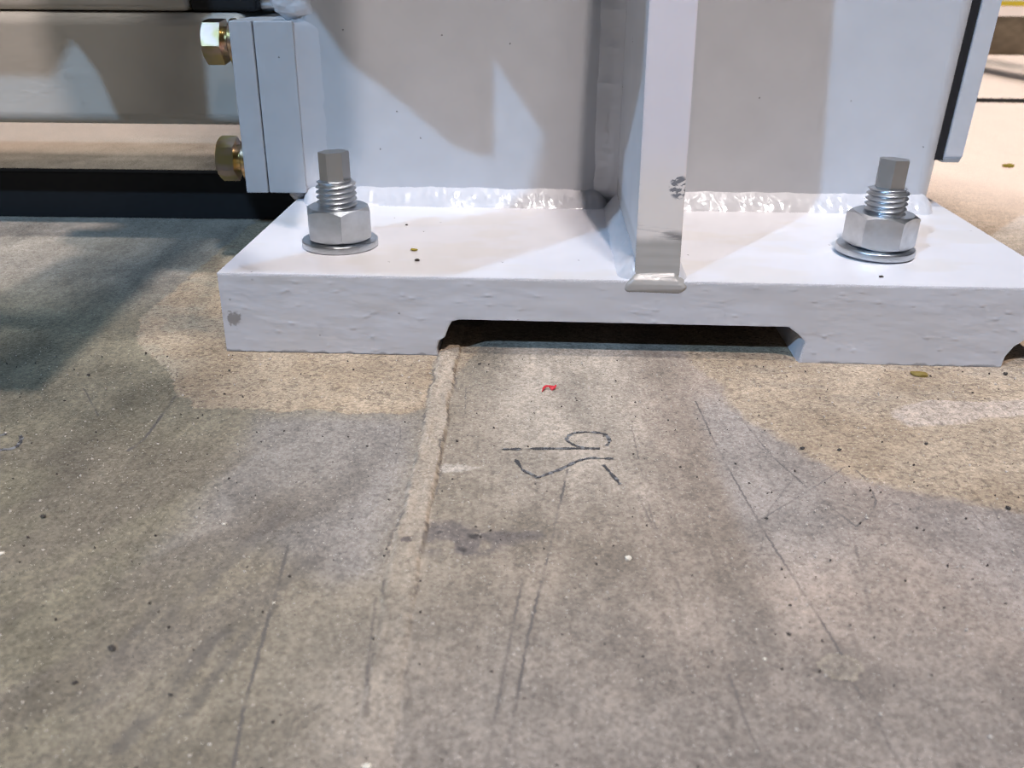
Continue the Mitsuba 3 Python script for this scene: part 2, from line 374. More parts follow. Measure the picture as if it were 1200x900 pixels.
def plate_color(p, n, uv):
    c = paint_color(p, n, uv) * mi.Color3f(1.36, 1.32, 1.32)  # column paint lightened to stand for the stronger light on the top
    x, y, z = p.x * 1000, p.y * 1000, p.z * 1000
    front = smoothstep(-0.5, -0.8, n.y)                    # torch-cut front edge: greyer, scuffed and dusty
    c = c * (1 - 0.27 * front)
    d = fbm(x * 0.035, z * 0.20, 5.0, 4)
    c = mix(c, mi.Color3f(0.40, 0.375, 0.36), front * (0.25 + 0.35 * smoothstep(0.30, 0.72, d)))
    sc = smoothstep(0.53, 0.70, fbm(x * 0.09, z * 0.5, 15.0, 4)) * front * smoothstep(105, 60, x)
    c = mix(c, mi.Color3f(0.36, 0.345, 0.33), 0.3 * sc)
    # bare patch by the lower left corner, dark line along the lower rim, chipped arris
    q = dr.sqrt(dr.square((x - 4.5 + 1.3 * (noise(x * 1.2, z * 1.2, 2.0) - 0.5)) / 3.2) + dr.square((z - 13.5 + 2.2 * (noise(x * 1.4, z * 1.4, 6.0) - 0.5)) / 3.6))
    c = mix(c, mi.Color3f(0.17, 0.155, 0.145), 0.85 * front * smoothstep(1.0, 0.55, q))
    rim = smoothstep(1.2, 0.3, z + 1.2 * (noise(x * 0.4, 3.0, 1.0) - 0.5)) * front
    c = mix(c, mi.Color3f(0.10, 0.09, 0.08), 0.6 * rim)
    arr = smoothstep(1.7, 0.4, dr.abs(z - 30.6)) * smoothstep(0.66, 0.74, fbm(x * 0.45, z * 0.8, 2.0, 4)) * smoothstep(0.6, 0.2, fbm(x * 0.02, 3.0, 9.0, 2)) * smoothstep(2.0, 0.4, y) * smoothstep(115, 60, x)
    c = mix(c, mi.Color3f(0.15, 0.14, 0.13), 0.7 * arr)
    c = mix(c, mi.Color3f(0.035, 0.032, 0.030), smoothstep(-0.6, -0.9, n.z))      # underside painted dark for the shade in the notch
    # dust on the top near the front
    top = smoothstep(0.6, 0.9, n.z)
    du = smoothstep(0.50, 0.72, fbm(x * 0.03, y * 0.05, 8.0, 4)) * top
    c = mix(c, mi.Color3f(0.56, 0.525, 0.475), 0.35 * du)
    return c


def plate_height(p, n, uv):
    x, y, z = p.x * 1000, p.y * 1000, p.z * 1000
    front = smoothstep(-0.5, -0.8, n.y)
    drag = fbm(x * 0.07 + z * 0.05, z * 0.20, 4.0, 3)
    pim = voronoi(x * 0.16, z * 0.22)
    return paint_height(p, n, uv) + front * (0.00045 * drag + 0.00025 * smoothstep(0.22, 0.05, pim[0]) * smoothstep(0.72, 0.76, pim[2]))


def rib_color(p, n, uv):
    c = paint_color(p, n, uv)
    x, y, z = p.x * 1000, p.y * 1000, p.z * 1000
    front = smoothstep(-0.6, -0.85, n.y)
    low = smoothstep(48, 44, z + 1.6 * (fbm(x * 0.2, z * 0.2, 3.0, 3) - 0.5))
    c = mix(c, mi.Color3f(0.53, 0.48, 0.49), front * 0.85)
    c = mix(c, mi.Color3f(0.56, 0.50, 0.44), front * 0.8 * smoothstep(85, 58, z))       # yellowed thick paint on the flame-cut edge
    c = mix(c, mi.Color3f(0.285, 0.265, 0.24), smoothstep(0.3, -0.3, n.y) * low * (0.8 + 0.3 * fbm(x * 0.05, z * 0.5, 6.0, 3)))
    band = near(z, 48.5 - 0.22 * (x - 161), 3.2) * smoothstep(0.36, 0.62, fbm(x * 0.10, z * 0.9, 11.0, 3)) * (0.35 + 0.65 * smoothstep(158, 168, x))
    c = mix(c, mi.Color3f(0.13, 0.12, 0.115), 0.9 * front * band)
    q = dr.sqrt(dr.square((x - 167.3) / 3.4) + dr.square((z - 64.5) / 4.2))
    lines = smoothstep(0.42, 0.55, fbm(x * 0.55 + z * 0.5, z * 1.3 - x * 0.55, 4.0, 2))
    c = mix(c, mi.Color3f(0.11, 0.11, 0.12), 0.9 * front * smoothstep(1.1, 0.8, q) * lines)
    return c


def beam_color(p, n, uv):
    m = fbm(p.x * 50, p.y * 50, p.z * 50, 3)
    return mi.Color3f(0.44, 0.41, 0.365) * (0.93 + 0.14 * m)


def beam_height(p, n, uv):
    return 0.00025 * fbm(p.x * 260, p.y * 200, p.z * 420, 3)


scene['grey_paint'] = paint_bsdf(paint_color, paint_height)
scene['plate_paint'] = paint_bsdf(plate_color, plate_height, 0.34)
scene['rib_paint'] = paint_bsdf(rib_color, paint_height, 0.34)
scene['weld_paint'] = {'type': 'principled', 'base_color': rgb(0.50, 0.50, 0.52), 'roughness': 0.14, 'specular': 0.6, 'clearcoat': 1.0, 'clearcoat_gloss': 0.97}
scene['beam_paint'] = paint_bsdf(beam_color, beam_height, 0.42, coat=0.1)


def zinc_rough(p, n, uv):
    return 0.22 + 0.22 * fbm(p.x * 500, p.y * 500, p.z * 500, 3)


def zinc_color(p, n, uv):
    m = fbm(p.x * 300, p.y * 300, p.z * 300, 3)
    return mi.Color3f(0.62, 0.65, 0.68) * (0.85 + 0.3 * m)


def gold_color(p, n, uv):
    m = fbm(p.x * 160, p.y * 160, p.z * 160, 2)
    return mix(mi.Color3f(0.62, 0.47, 0.20), mi.Color3f(0.72, 0.52, 0.42), smoothstep(0.35, 0.7, m))


scene['zinc'] = {'type': 'principled', 'base_color': mikit.proc(zinc_color), 'metallic': 1.0, 'roughness': mikit.proc(zinc_rough), 'specular': 0.5}
scene['zinc_worn'] = {'type': 'principled', 'base_color': rgb(0.46, 0.47, 0.47), 'metallic': 1.0, 'roughness': 0.42}
scene['gold_zinc'] = {'type': 'principled', 'base_color': mikit.proc(gold_color), 'metallic': 1.0, 'roughness': 0.24}
scene['matte_black'] = {'type': 'principled', 'base_color': rgb(0.010, 0.010, 0.011), 'roughness': 0.6, 'specular': 0.3}
scene['wall_paint'] = {'type': 'twosided', 'bsdf': {'type': 'diffuse', 'reflectance': rgb(0.22, 0.24, 0.26)}}
scene['lamp_metal'] = {'type': 'principled', 'base_color': rgb(0.25, 0.25, 0.26), 'metallic': 0.6, 'roughness': 0.5}
scene['marker_ink'] = {'type': 'principled', 'base_color': mikit.proc(lambda p, n, uv: mi.Color3f(0.055, 0.052, 0.052) + 0.14 * smoothstep(0.45, 0.7, fbm(p.x * 900, p.y * 900, 1.0, 2))), 'roughness': 0.7}
scene['yellow_paint'] = {'type': 'principled', 'base_color': rgb(0.85, 0.56, 0.015), 'roughness': 0.5}


def kerb_color(p, n, uv):
    m = fbm(p.x * 14, p.y * 14, p.z * 22, 4)
    top = smoothstep(0.5, 0.9, n.z)  # light on the top face painted in as a paler colour
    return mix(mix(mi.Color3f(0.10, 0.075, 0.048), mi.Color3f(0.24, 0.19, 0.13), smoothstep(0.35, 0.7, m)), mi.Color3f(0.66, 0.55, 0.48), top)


scene['kerb_concrete'] = {'type': 'principled', 'base_color': mikit.proc(kerb_color), 'roughness': 0.8}

# ------------------------------------------------------------------ the setting: hall floor, walls, ceiling, windows
HX0, HX1, HY0, HY1, HZ = -11.0, 11.0, -11.0, 11.0, 8.0


def quad(a, b, c, d):
    return trimesh.Trimesh(np.array([a, b, c, d], float), [[0, 1, 2], [0, 2, 3]], process=False)


put('floor', quad((HX0, HY0, 0), (HX1, HY0, 0), (HX1, HY1, 0), (HX0, HY1, 0)), 'concrete', False)
tag('floor', 'worn grey concrete floor with sandy mortar smears', kind='structure')
for nm, q in (('wall_back', ((HX0, HY1, 0), (HX1, HY1, 0), (HX1, HY1, HZ), (HX0, HY1, HZ))),
              ('wall_front', ((HX0, HY0, 0), (HX0, HY0, HZ), (HX1, HY0, HZ), (HX1, HY0, 0))),
              ('wall_left', ((HX0, HY0, 0), (HX0, HY1, 0), (HX0, HY1, HZ), (HX0, HY0, HZ))),
              ('wall_right', ((HX1, HY0, 0), (HX1, HY0, HZ), (HX1, HY1, HZ), (HX1, HY1, 0))),
              ('ceiling', ((HX0, HY0, HZ), (HX0, HY1, HZ), (HX1, HY1, HZ), (HX1, HY0, HZ)))):
    put(nm, quad(*q), 'wall_paint', False)
    tag(nm, 'plain light grey hall ' + nm.split('_')[0], kind='structure')
for i, q in enumerate((((HX0 + .02, -8, 3.5), (HX0 + .02, 8, 3.5), (HX0 + .02, 8, 6.5), (HX0 + .02, -8, 6.5)),
                       ((-8, HY1 - .02, 3.5), (8, HY1 - .02, 3.5), (8, HY1 - .02, 6.5), (-8, HY1 - .02, 6.5)))):
    put(f'window_{i+1}', quad(*q), 'wall_paint', False, emitter={'type': 'area', 'radiance': rgb(*WINDOW_RAD)})
    tag(f'window_{i+1}', 'long daylight window strip high in the hall wall', kind='structure')


def lamp(pos, aim, rad, radius, label):
    d = (np.asarray(aim) - pos); d /= np.linalg.norm(d)
    base, n = 'high_bay_lamp', 0
    key = base
    while key + '__lens' in scene:
        n += 1; key = f'{base}_{n:03d}'
    z = np.array([0, 0, -1.0]); ax = np.cross(z, d); s = np.linalg.norm(ax)
    M = trimesh.transformations.rotation_matrix(math.atan2(s, z @ d), ax / s) if s > 1e-9 else np.eye(4)
    M[:3, 3] = pos
    shell = lathe([(radius * 1.08, -0.01), (radius * 1.15, -0.01), (radius * 1.15, 0.02), (radius * 0.8, 0.12), (radius * 0.5, 0.2), (0.02, 0.21)], 32)
    shell.apply_transform(M)
    put(key + '__housing', shell, 'lamp_metal')
    a = np.arange(32) / 32 * 2 * math.pi
    v = np.vstack([np.stack([radius * np.cos(a), radius * np.sin(a), a * 0 - 0.012], 1), [[0, 0, -0.012]]])
    disc = trimesh.Trimesh(v, [[32, (j + 1) % 32, j] for j in range(32)], process=False)
    disc.apply_transform(M)
    put(key + '__lens', disc, 'lamp_metal', False, emitter={'type': 'area', 'radiance': rgb(*rad)})
    tag(key, label, 'lamp')


lamp(KEY_POS, AIM, KEY_RAD * (0.09 / 0.11) ** 2, 0.11, 'round warm white high bay lamp hung high in front of the column')
lamp(COOL_POS, AIM, COOL_RAD, 0.07, 'round cool white high bay lamp to the left, in front of the column')

lamp(TOP_POS, AIM, TOP_RAD, 0.25, 'wide round high bay lamp almost straight above the column')

# the old joint, proud of the floor
ys = np.linspace(0.03, -0.235, 266); xs = np.linspace(-0.0055, 0.0055, 23)
gx, gy = np.meshgrid(xs, ys)
c = 0.0854 + 0.0010 * (meshkit.fbm(np.stack([gy * 30, gy * 0 + 2, gy * 0], -1), 2) - 0.5) - 0.0000
c = c + np.clip((-0.140 - gy) / 0.06, 0, 1) * 0.0016
wv = 0.0042 + 0.0016 * (meshkit.fbm(np.stack([gy * 90, np.sign(gx) * 4 + 9, gy * 0], -1), 3, 3) - 0.5)
prof = np.clip((wv - np.abs(gx)) / 0.0012, 0, 1); prof = prof * prof * (3 - 2 * prof)
fade = np.clip((0.20 + gy) / 0.08, 0.15, 1)
hz = prof * fade * (0.0009 + 0.0012 * (meshkit.fbm(np.stack([gx * 500, gy * 260, gx * 0], -1), 4, 5) - 0.35)) - 0.00006
v = np.stack([gx + c, gy, hz], -1).reshape(-1, 3)
idx = np.arange(v.shape[0]).reshape(gx.shape)
f = np.concatenate([np.stack([idx[:-1, :-1], idx[1:, :-1], idx[1:, 1:]], -1).reshape(-1, 3), np.stack([idx[:-1, :-1], idx[1:, 1:], idx[:-1, 1:]], -1).reshape(-1, 3)])
put('floor__joint_ridge', trimesh.Trimesh(v, f, process=False), 'concrete', True)
tag('floor__joint_ridge', 'pale raised strip of mortar along the old joint')


def skin(key, pts, height, step=0.0011, seed=1, label=None):
    """thin trowelled skin of mortar with feathered edges on the floor"""
    P = Polygon(np.array(pts) / 1000.0)
    x0, y0, x1, y1 = P.bounds
    X, Y = np.meshgrid(np.arange(x0, x1 + step, step), np.arange(y0, y1 + step, step))
    import shapely
    pt = shapely.points(X.ravel(), Y.ravel())
    d = shapely.distance(P.exterior, pt) * np.where(shapely.contains(P, pt), 1, -1)
    d = d.reshape(X.shape) + 0.0016 * (meshkit.fbm(np.stack([X * 130, Y * 130, X * 0], -1), 3, seed) - 0.5)
    e = np.clip(d / 0.0016, 0, 1); e = e * e * (3 - 2 * e)
    Z = e * height * (0.7 + 0.8 * (meshkit.fbm(np.stack([X * 90, Y * 160, X * 0], -1), 4, seed + 2) - 0.3)) - 0.00005
    ok = d > -0.0006
    idx = np.arange(X.size).reshape(X.shape)
    q = ok[:-1, :-1] & ok[1:, :-1] & ok[1:, 1:] & ok[:-1, 1:]
    f = np.concatenate([np.stack([idx[:-1, :-1], idx[:-1, 1:], idx[1:, 1:]], -1)[q], np.stack([idx[:-1, :-1], idx[1:, 1:], idx[1:, :-1]], -1)[q]])
    m = trimesh.Trimesh(np.stack([X, Y, Z], -1).reshape(-1, 3), f, process=False)
    m.remove_unreferenced_vertices()
    k = put(key, m, 'concrete', True)
    tag(k, label)


skin('floor__mortar_patch', [(-43, 100), (-46, 36), (-38.8, 10.9), (-28.3, -3.6), (-13.1, -23.2), (-5.3, -41.0), (0.3, -42.9), (4.2, -49.4), (25.1, -50.7), (53.7, -51.6), (73.5, -51.6), (80.9, -46.8), (80.2, -19.8), (79.5, -0.6), (-1.2, -0.6), (-1.2, 100)], 0.00055, seed=3, label='sandy mortar skin left of the raised strip')
skin('floor__mortar_patch', [p for p in SAND_R if p[0] < 331 and p[1] < 5][1:] + [(330, -0.6), (176, -0.6)], 0.00045, seed=6, label='sandy mortar skin in front of the right foot')
skin('floor__mortar_patch', PATCH_R, 0.0011, seed=9, label='smooth pale trowelled patch')


def stroke(pts, w, seed, straight=False):
    """marker line: a thin ribbon with an uneven, here and there broken edge"""
    P = np.array(pts, float) / 1000.0
    s = np.r_[0, np.cumsum(np.linalg.norm(np.diff(P, axis=0), axis=1))]
    n = max(8, int(s[-1] / 0.00035))
    from scipy.interpolate import PchipInterpolator
    q = np.linspace(0, s[-1], n)
    C = np.stack([np.interp(q, s, P[:, k]) if straight else PchipInterpolator(s, P[:, k])(q) for k in (0, 1)], 1)
    tn = np.gradient(C, axis=0); tn /= np.linalg.norm(tn, axis=1, keepdims=True)
    nr = np.stack([-tn[:, 1], tn[:, 0]], 1)
    a = meshkit.fbm(np.stack([q * 900, q * 0 + seed, q * 0], 1), 3, seed)
    b = meshkit.fbm(np.stack([q * 250, q * 0 + seed, q * 0 + 4], 1), 2, seed + 3)
    hw = 0.95 * w / 2 * np.clip(0.25 + 1.5 * a, 0.15, 1.3) * np.clip((b - 0.22) * 8, 0.12, 1)
    L, R = C + nr * hw[:, None], C - nr * hw[:, None]
    V, F = [], []
    for i in range(n):
        for p in (L[i], R[i]):
            V += [(p[0], p[1], 0.00016)]
    V = np.array(V)
    for i in range(n - 1):
        a0 = 2 * i
        F += [[a0, a0 + 1, a0 + 3], [a0, a0 + 3, a0 + 2]]
    m = trimesh.Trimesh(V, np.array(F), process=False)
    if m.face_normals[:, 2].sum() < 0:
        m.invert()
    return m


for i, (w, pts) in enumerate([(0.00125, [(106.7, -75.4), (118.5, -74.5), (128, -74.1), (137.6, -73.9)]),
                              (0.0012, [(136.8, -73.9), (130.6, -72.4), (127.6, -68.0), (129.9, -63.8), (134.8, -62.8), (139.6, -64.1), (140.9, -68.1), (139.6, -72.1)]),
                              (0.0012, [(111.8, -81.5), (113.9, -87.8), (118.4, -92.2), (124.7, -87.5), (130.7, -81.6), (134.4, -79.9), (141.3, -80.2)]),
                              (0.0011, [(137.9, -84.0), (139.8, -89.0), (142.0, -95.3)]),
                              (0.0013, [(-52, -80.6), (-45.9, -80.6), (-42.3, -80.3), (-40.8, -78.1), (-41.5, -74.2), (-43.4, -71.2)]),
                              (0.0010, [(-54, -72.0), (-50.6, -71.6), (-48.0, -70.3)])]):
    k = put('floor__marker_stroke', stroke(pts, w, 11 + i, i in (0, 2, 3)), 'marker_ink', False)
    tag(k, 'black handwritten marker line')

put('floor__marking_line', rbox(0.9, 9, 3.75, 4.4, -0.001, 0.0006, 0.0003, 1), 'yellow_paint', False)
tag('floor__marking_line', 'yellow painted line on the floor')

# ------------------------------------------------------------------ the column foot
PT = 0.0311      # base plate thickness
FACE = 0.118     # front face of the column
tag('steel_column', 'light grey painted steel column on a thick notched base plate', 'column')


def wavy(pts, amp, seed, step=0.0012):
    P = np.array(pts, float); out = []
    for a, b in zip(P, P[1:]):
        L = np.linalg.norm(b - a); n = max(1, int(L / step))
        d = (b - a) / L; nn = np.array([-d[1], d[0]])
        for i in range(n):
            q = a + (b - a) * i / n
            out.append(q + nn * amp * (meshkit.fbm(np.array([[q[0] * 300, q[1] * 300, seed]]), 3, seed)[0] - 0.5))
    out.append(P[-1])
    return [tuple(o) for o in out]


left_cut = wavy([(0.0812, 0.0), (0.0806, 0.003), (0.0815, 0.0058), (0.0838, 0.0075), (0.0848, 0.0105), (0.0866, 0.0138), (0.0895, 0.0147)], 0.0006, 2)
right_cut = wavy([(0.2075, 0.0143), (0.2112, 0.0143), (0.2150, 0.0118), (0.2178, 0.0088), (0.2172, 0.005), (0.2164, 0.0)], 0.0004, 5)
end_cut = wavy([(0.2912, 0.0), (0.2918, 0.0045), (0.2942, 0.0085), (0.2985, 0.0122), (0.3030, 0.0146), (0.3110, 0.0152)], 0.0005, 8)
prof = [(0, 0)] + left_cut + right_cut + end_cut + [(0.3110, PT), (0, PT)]
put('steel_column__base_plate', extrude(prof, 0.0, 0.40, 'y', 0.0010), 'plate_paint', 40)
tag('steel_column__base_plate', 'thick grey base plate, notched underneath, with a rough flame-cut edge')


def xr(z):
    return 0.3020 + 0.05 * (z - 0.031)


def col_ring(z, inset=0.0):
    r = 0.0085; x0, x1, y0, y1 = 0.0035, xr(z), FACE, 0.372
    out = []
    for cx, cy, a0 in ((x0 + r, y0 + r, 180), (x1 - r, y0 + r, 270), (x1 - r, y1 - r, 0), (x0 + r, y1 - r, 90)):
        for k in range(7):
            a = math.radians(a0 + 90 * k / 6)
            out.append((cx + r * math.cos(a), cy + r * math.sin(a), z))
    return out


rings = np.array(col_ring(PT) + col_ring(2.4)); n = 28
f = []
for j in range(n):
    k = (j + 1) % n
    f += [[j, k, n + k], [j, n + k, n + j]]
for j in range(1, n - 1):
    f += [[0, j + 1, j], [n, n + j, n + j + 1]]
put('steel_column__column_body', trimesh.Trimesh(rings, np.array(f), process=False), 'grey_paint', 40)

# stiffener rib on the front face, its edge leaning back slightly
RX0, RX1 = 0.1535, 0.1697
rib = extrude([(0.0012, PT), (FACE + 0.003, PT), (FACE + 0.003, 0.62), (0.0190, 0.125 + 0.09)], RX0, RX1, 'x', 0.0010)
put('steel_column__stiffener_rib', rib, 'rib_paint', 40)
tag('steel_column__stiffener_rib', 'upright stiffener rib with scuffed edge')

# side plate at the right, a narrow gap off the column
def side_poly():
    return [(0.119, 0.0560), (0.1215, 0.0528), (0.33, 0.0528), (0.33, 2.3), (0.119, 2.3)]


sp = extrude(side_poly(), 0.0, 0.0083, 'x', 0.0008)
v = np.array(sp.vertices); v[:, 0] += 0.3046 + 0.05 * (v[:, 2] - 0.054); sp.vertices = v
put('steel_column__side_plate', sp, 'grey_paint', 40)
tag('steel_column__side_plate', 'flat plate running up beside the column with a dark gap')
pk = extrude([(0.1205, 0.054), (0.32, 0.054), (0.32, 2.3), (0.1205, 2.3)], 0.0, 0.0050, 'x')
v = np.array(pk.vertices); v[:, 0] += 0.3006 + 0.05 * (v[:, 2] - 0.054); pk.vertices = v
put('steel_column__gap_shade_strip', pk, 'matte_black', False)  # black fill stands in for the shade inside the narrow gap
tag('steel_column__gap_shade_strip', 'black strip standing in for the shade between column and side plate')

# connection plate welded to the left side of the column
put('steel_column__connection_plate', rbox(-0.0121, 0.0060, 0.1150, 0.26, 0.0348, 0.1120, 0.0008), 'grey_paint', 40)
tag('steel_column__connection_plate', 'upright plate on the left side, bolted to the tie beam')

W = 'steel_column__weld_bead'
Y, Z, X = np.array([0, -1.0, 0]), np.array([0, 0, 1.0]), np.array([1.0, 0, 0])
put(W, weld((0.004, FACE, PT), (RX0 - 0.004, FACE, PT), Z, Y, 0.0070, 0.0100, 1), 'weld_paint', 50)
put(W, weld((RX1 + 0.003, FACE, PT), (0.3025, FACE, PT), Z, Y, 0.0070, 0.0100, 2), 'weld_paint', 50)
put(W, weld((RX0, FACE, PT + 0.002), (RX0, FACE, 0.40), -X, Y, 0.0105, 0.0095, 3, bulge=-0.12, ripple=0.00008, lump=0.0003), 'weld_paint', 50)
put(W, weld((RX1, FACE, PT + 0.002), (RX1, FACE, 0.40), X, Y, 0.005, 0.005, 4, bulge=0.1, ripple=0.0003, lump=0.0005), 'weld_paint', 50)
put(W, weld((RX0, 0.0015, PT), (RX0, FACE - 0.004, PT), -X, Z, 0.0060, 0.0075, 5, bulge=0.05, ripple=0.0003, lump=0.0006), 'weld_paint', 50)
put(W, weld((RX1, 0.0015, PT), (RX1, FACE - 0.004, PT), X, Z, 0.0035, 0.0055, 6, bulge=0.05, ripple=0.0003, lump=0.0005), 'weld_paint', 50)
# the weld wrapped around the rib's toe, run over the front arris of the plate
def loft(rings):
    V = np.concatenate(rings); n = len(rings[0]); F = []
    for i in range(len(rings) - 1):
        for j in range(n):
            k = (j + 1) % n
            F += [[i * n + j, i * n + k, (i + 1) * n + k], [i * n + j, (i + 1) * n + k, (i + 1) * n + j]]
    c0, c1 = len(V), len(V) + 1
    V = np.vstack([V, rings[0].mean(0), rings[-1].mean(0)]); e = (len(rings) - 1) * n
    for j in range(n):
        k = (j + 1) % n
        F += [[c0, k, j], [c1, e + j, e + k]]
    m = trimesh.Trimesh(V, np.array(F), process=False)
    if m.volume < 0:
        m.invert()
    return m


def toe_ring(x0, x1, yf, z, r=0.0022, yb=0.012):
    out = [(x0, yb, z)]
    for cx, a0 in ((x0 + r, 180), (x1 - r, 270)):
        for q in range(9):
            a = math.radians(a0 + 90 * q / 8)
            out.append((cx + r * math.cos(a), yf + r + r * math.sin(a), z))
    out.append((x1, yb, z))
    P = np.array(out)
    P[:, 1] -= 0.0009 * (meshkit.fbm(P * 330, 2, 3) - 0.5) * 2
    P[:, 2] += 0.0012 * (meshkit.fbm(P * 260 + 5, 2, 4) - 0.5) * 2
    return P


from scipy.interpolate import PchipInterpolator
_k = np.array([(-0.0016, 0.0006, 0.0016, 0.0256), (-0.0026, 0.0014, 0.0004, 0.0262), (-0.0036, 0.0024, -0.0006, 0.0272), (-0.0042, 0.0031, -0.0010, 0.0286),
               (-0.0036, 0.0026, -0.0009, 0.0299), (-0.0020, 0.0014, -0.0004, 0.0314), (-0.0004, 0.0003, 0.0007, 0.0330), (0.0008, -0.0008, 0.0022, 0.0350), (0.0020, -0.0020, 0.0045, 0.0370)])
_i = PchipInterpolator(np.arange(len(_k)), _k)
toe = loft([toe_ring(RX0 + a, RX1 + b, c, z) for a, b, c, z in _i(np.linspace(0, len(_k) - 1, 40))])
put(W, toe, 'rib_paint', True)
put(W, weld((0.0060, FACE, 0.036), (0.0060, FACE, 0.1125), X, Y, 0.0110, 0.0021, 7, bulge=-0.15, ripple=0.0, lump=0.00015), 'weld_paint', 50)
put(W, lump((0.0105, 0.0055, 0.0075), (0.0060, 0.1212, 0.1115), 14, 1.0, 4, 0.6), 'weld_paint', True)
put(W, lump((0.0042, 0.0042, 0.0036), (-0.0005, 0.124, 0.0295), 21, 1.0, 3, 0.5), 'weld_paint', True)

# unseen plates above the view, added to cast shadows on column and floor
P2 = [(-0.107, 0.168), (-0.027, 0.168), (0.0, 0.43), (0.085, 0.43), (0.085, 0.62), (-0.058, 0.62), (-0.052, 0.50), (-0.043, 0.457), (-0.077, 0.28)]
put('steel_column__shade_plate', extrude(P2, -0.153, -0.147, 'y', 0.0006), 'grey_paint', 40)
P1 = [(x + 0.0035, z) for x, z in [(-0.099, 0.25), (-0.076, 0.2165), (-0.061, 0.206), (-0.0314, 0.182), (-0.0205, 0.178), (-0.0134, 0.178), (-0.0134, 0.221), (0.0278, 0.163), (0.030, 0.275), (0.008, 0.275), (0.008, 0.56), (-0.012, 0.56), (-0.012, 0.275), (-0.099, 0.275)]]
put('steel_column__shade_plate', extrude(P1, -0.028, -0.022, 'y', 0.0006), 'grey_paint', 40)
P3 = [(-0.012, 0.535), (-0.012, 0.56), (-0.42, 0.56), (-0.42, 0.235), (-0.275, 0.232), (-0.262, 0.226), (-0.235, 0.226), (-0.222, 0.243), (-0.210, 0.225), (-0.200, 0.190), (-0.165, 0.190), (-0.160, 0.275), (-0.40, 0.275), (-0.40, 0.535)]
put('steel_column__shade_plate', extrude(P3, -0.028, -0.022, 'y', 0.0006), 'grey_paint', 40)
# thin unseen sheet on the arm, added to shade the rib's left face
sh = extrude([(0.0, 0.215), (0.050, 0.232), (0.085, 0.255), (0.085, 0.312), (0.026, 0.312), (0.026, 0.53), (0.020, 0.53), (0.020, 0.312), (0.0, 0.312)], -0.00025, 0.00025, 'y')
sh.apply_transform(trimesh.transformations.rotation_matrix(math.atan2(-0.567, 0.09) + math.radians(1.1), (0, 0, 1)))
sh.apply_translation((0.0035, -0.077, 0))
put('steel_column__shade_sheet', sh, 'grey_paint', False)
put('steel_column__shade_arm', rbox(-0.012, 0.012, -0.153, 0.24, 0.50, 0.56, 0.001), 'grey_paint', 40)  # added only to carry the unseen shadow plates

# the column stands turned a little towards the front on its right side
COLUMN_TURN = T().rotate([0, 0, 1], -1.1)
for k in scene:
    if k.startswith('steel_column__'):
        scene[k]['to_world'] = COLUMN_TURN

# ------------------------------------------------------------------ anchor bolts


def hex_solid(af, h, bevel=True, chamfer_bottom=False, rot=0.0):
    R = af / math.sqrt(3)
    hexa = m3.Manifold.cylinder(h, R, R, 6).rotate((0, 0, rot))
    if not bevel:
        return hexa
    rc, c = af / 2 * 0.95, 0
    t = math.tan(math.radians(30))
    pr = [(0, 0)] + ([(rc, 0), (R * 1.02, (R * 1.02 - rc) * t)] if chamfer_bottom else [(R * 1.02, 0)]) + [(R * 1.02, h - (R * 1.02 - rc) * t), (rc, h), (0, h)]
    cone = m3.Manifold.revolve(m3.CrossSection([np.array(pr)]), 96)
    return hexa ^ cone


def thread(r, z0, z1, pitch=0.0020, depth=0.00135):
    """a true helix: single-start V thread"""
    n = 40
    turns = (z1 - z0) / pitch
    nz = int(turns * 16)
    V = []
    for i in range(nz + 1):
        z = z0 + (z1 - z0) * i / nz
        for j in range(n):
            ph = ((z - z0) / pitch - j / n) % 1.0
            tri_ = abs(2 * ph - 1)
            tri_ = min(max((tri_ - 0.10) / 0.8, 0), 1)
            e = min(1.0, (z1 - z) / 0.0014)
            rr = r - depth * tri_ - (1 - e) * 0.0012
            a = 2 * math.pi * j / n
            V.append((rr * math.cos(a), rr * math.sin(a), z))
    F = []
    for i in range(nz):
        for j in range(n):
            k = (j + 1) % n
            F += [[i * n + j, i * n + k, (i + 1) * n + k], [i * n + j, (i + 1) * n + k, (i + 1) * n + j]]
    c0, c1 = len(V), len(V) + 1
    V += [(0, 0, z0), (0, 0, z1)]
    for j in range(n):
        k = (j + 1) % n
        F += [[c0, k, j], [c1, nz * n + j, nz * n + k]]
    return trimesh.Trimesh(np.array(V), np.array(F), process=False)


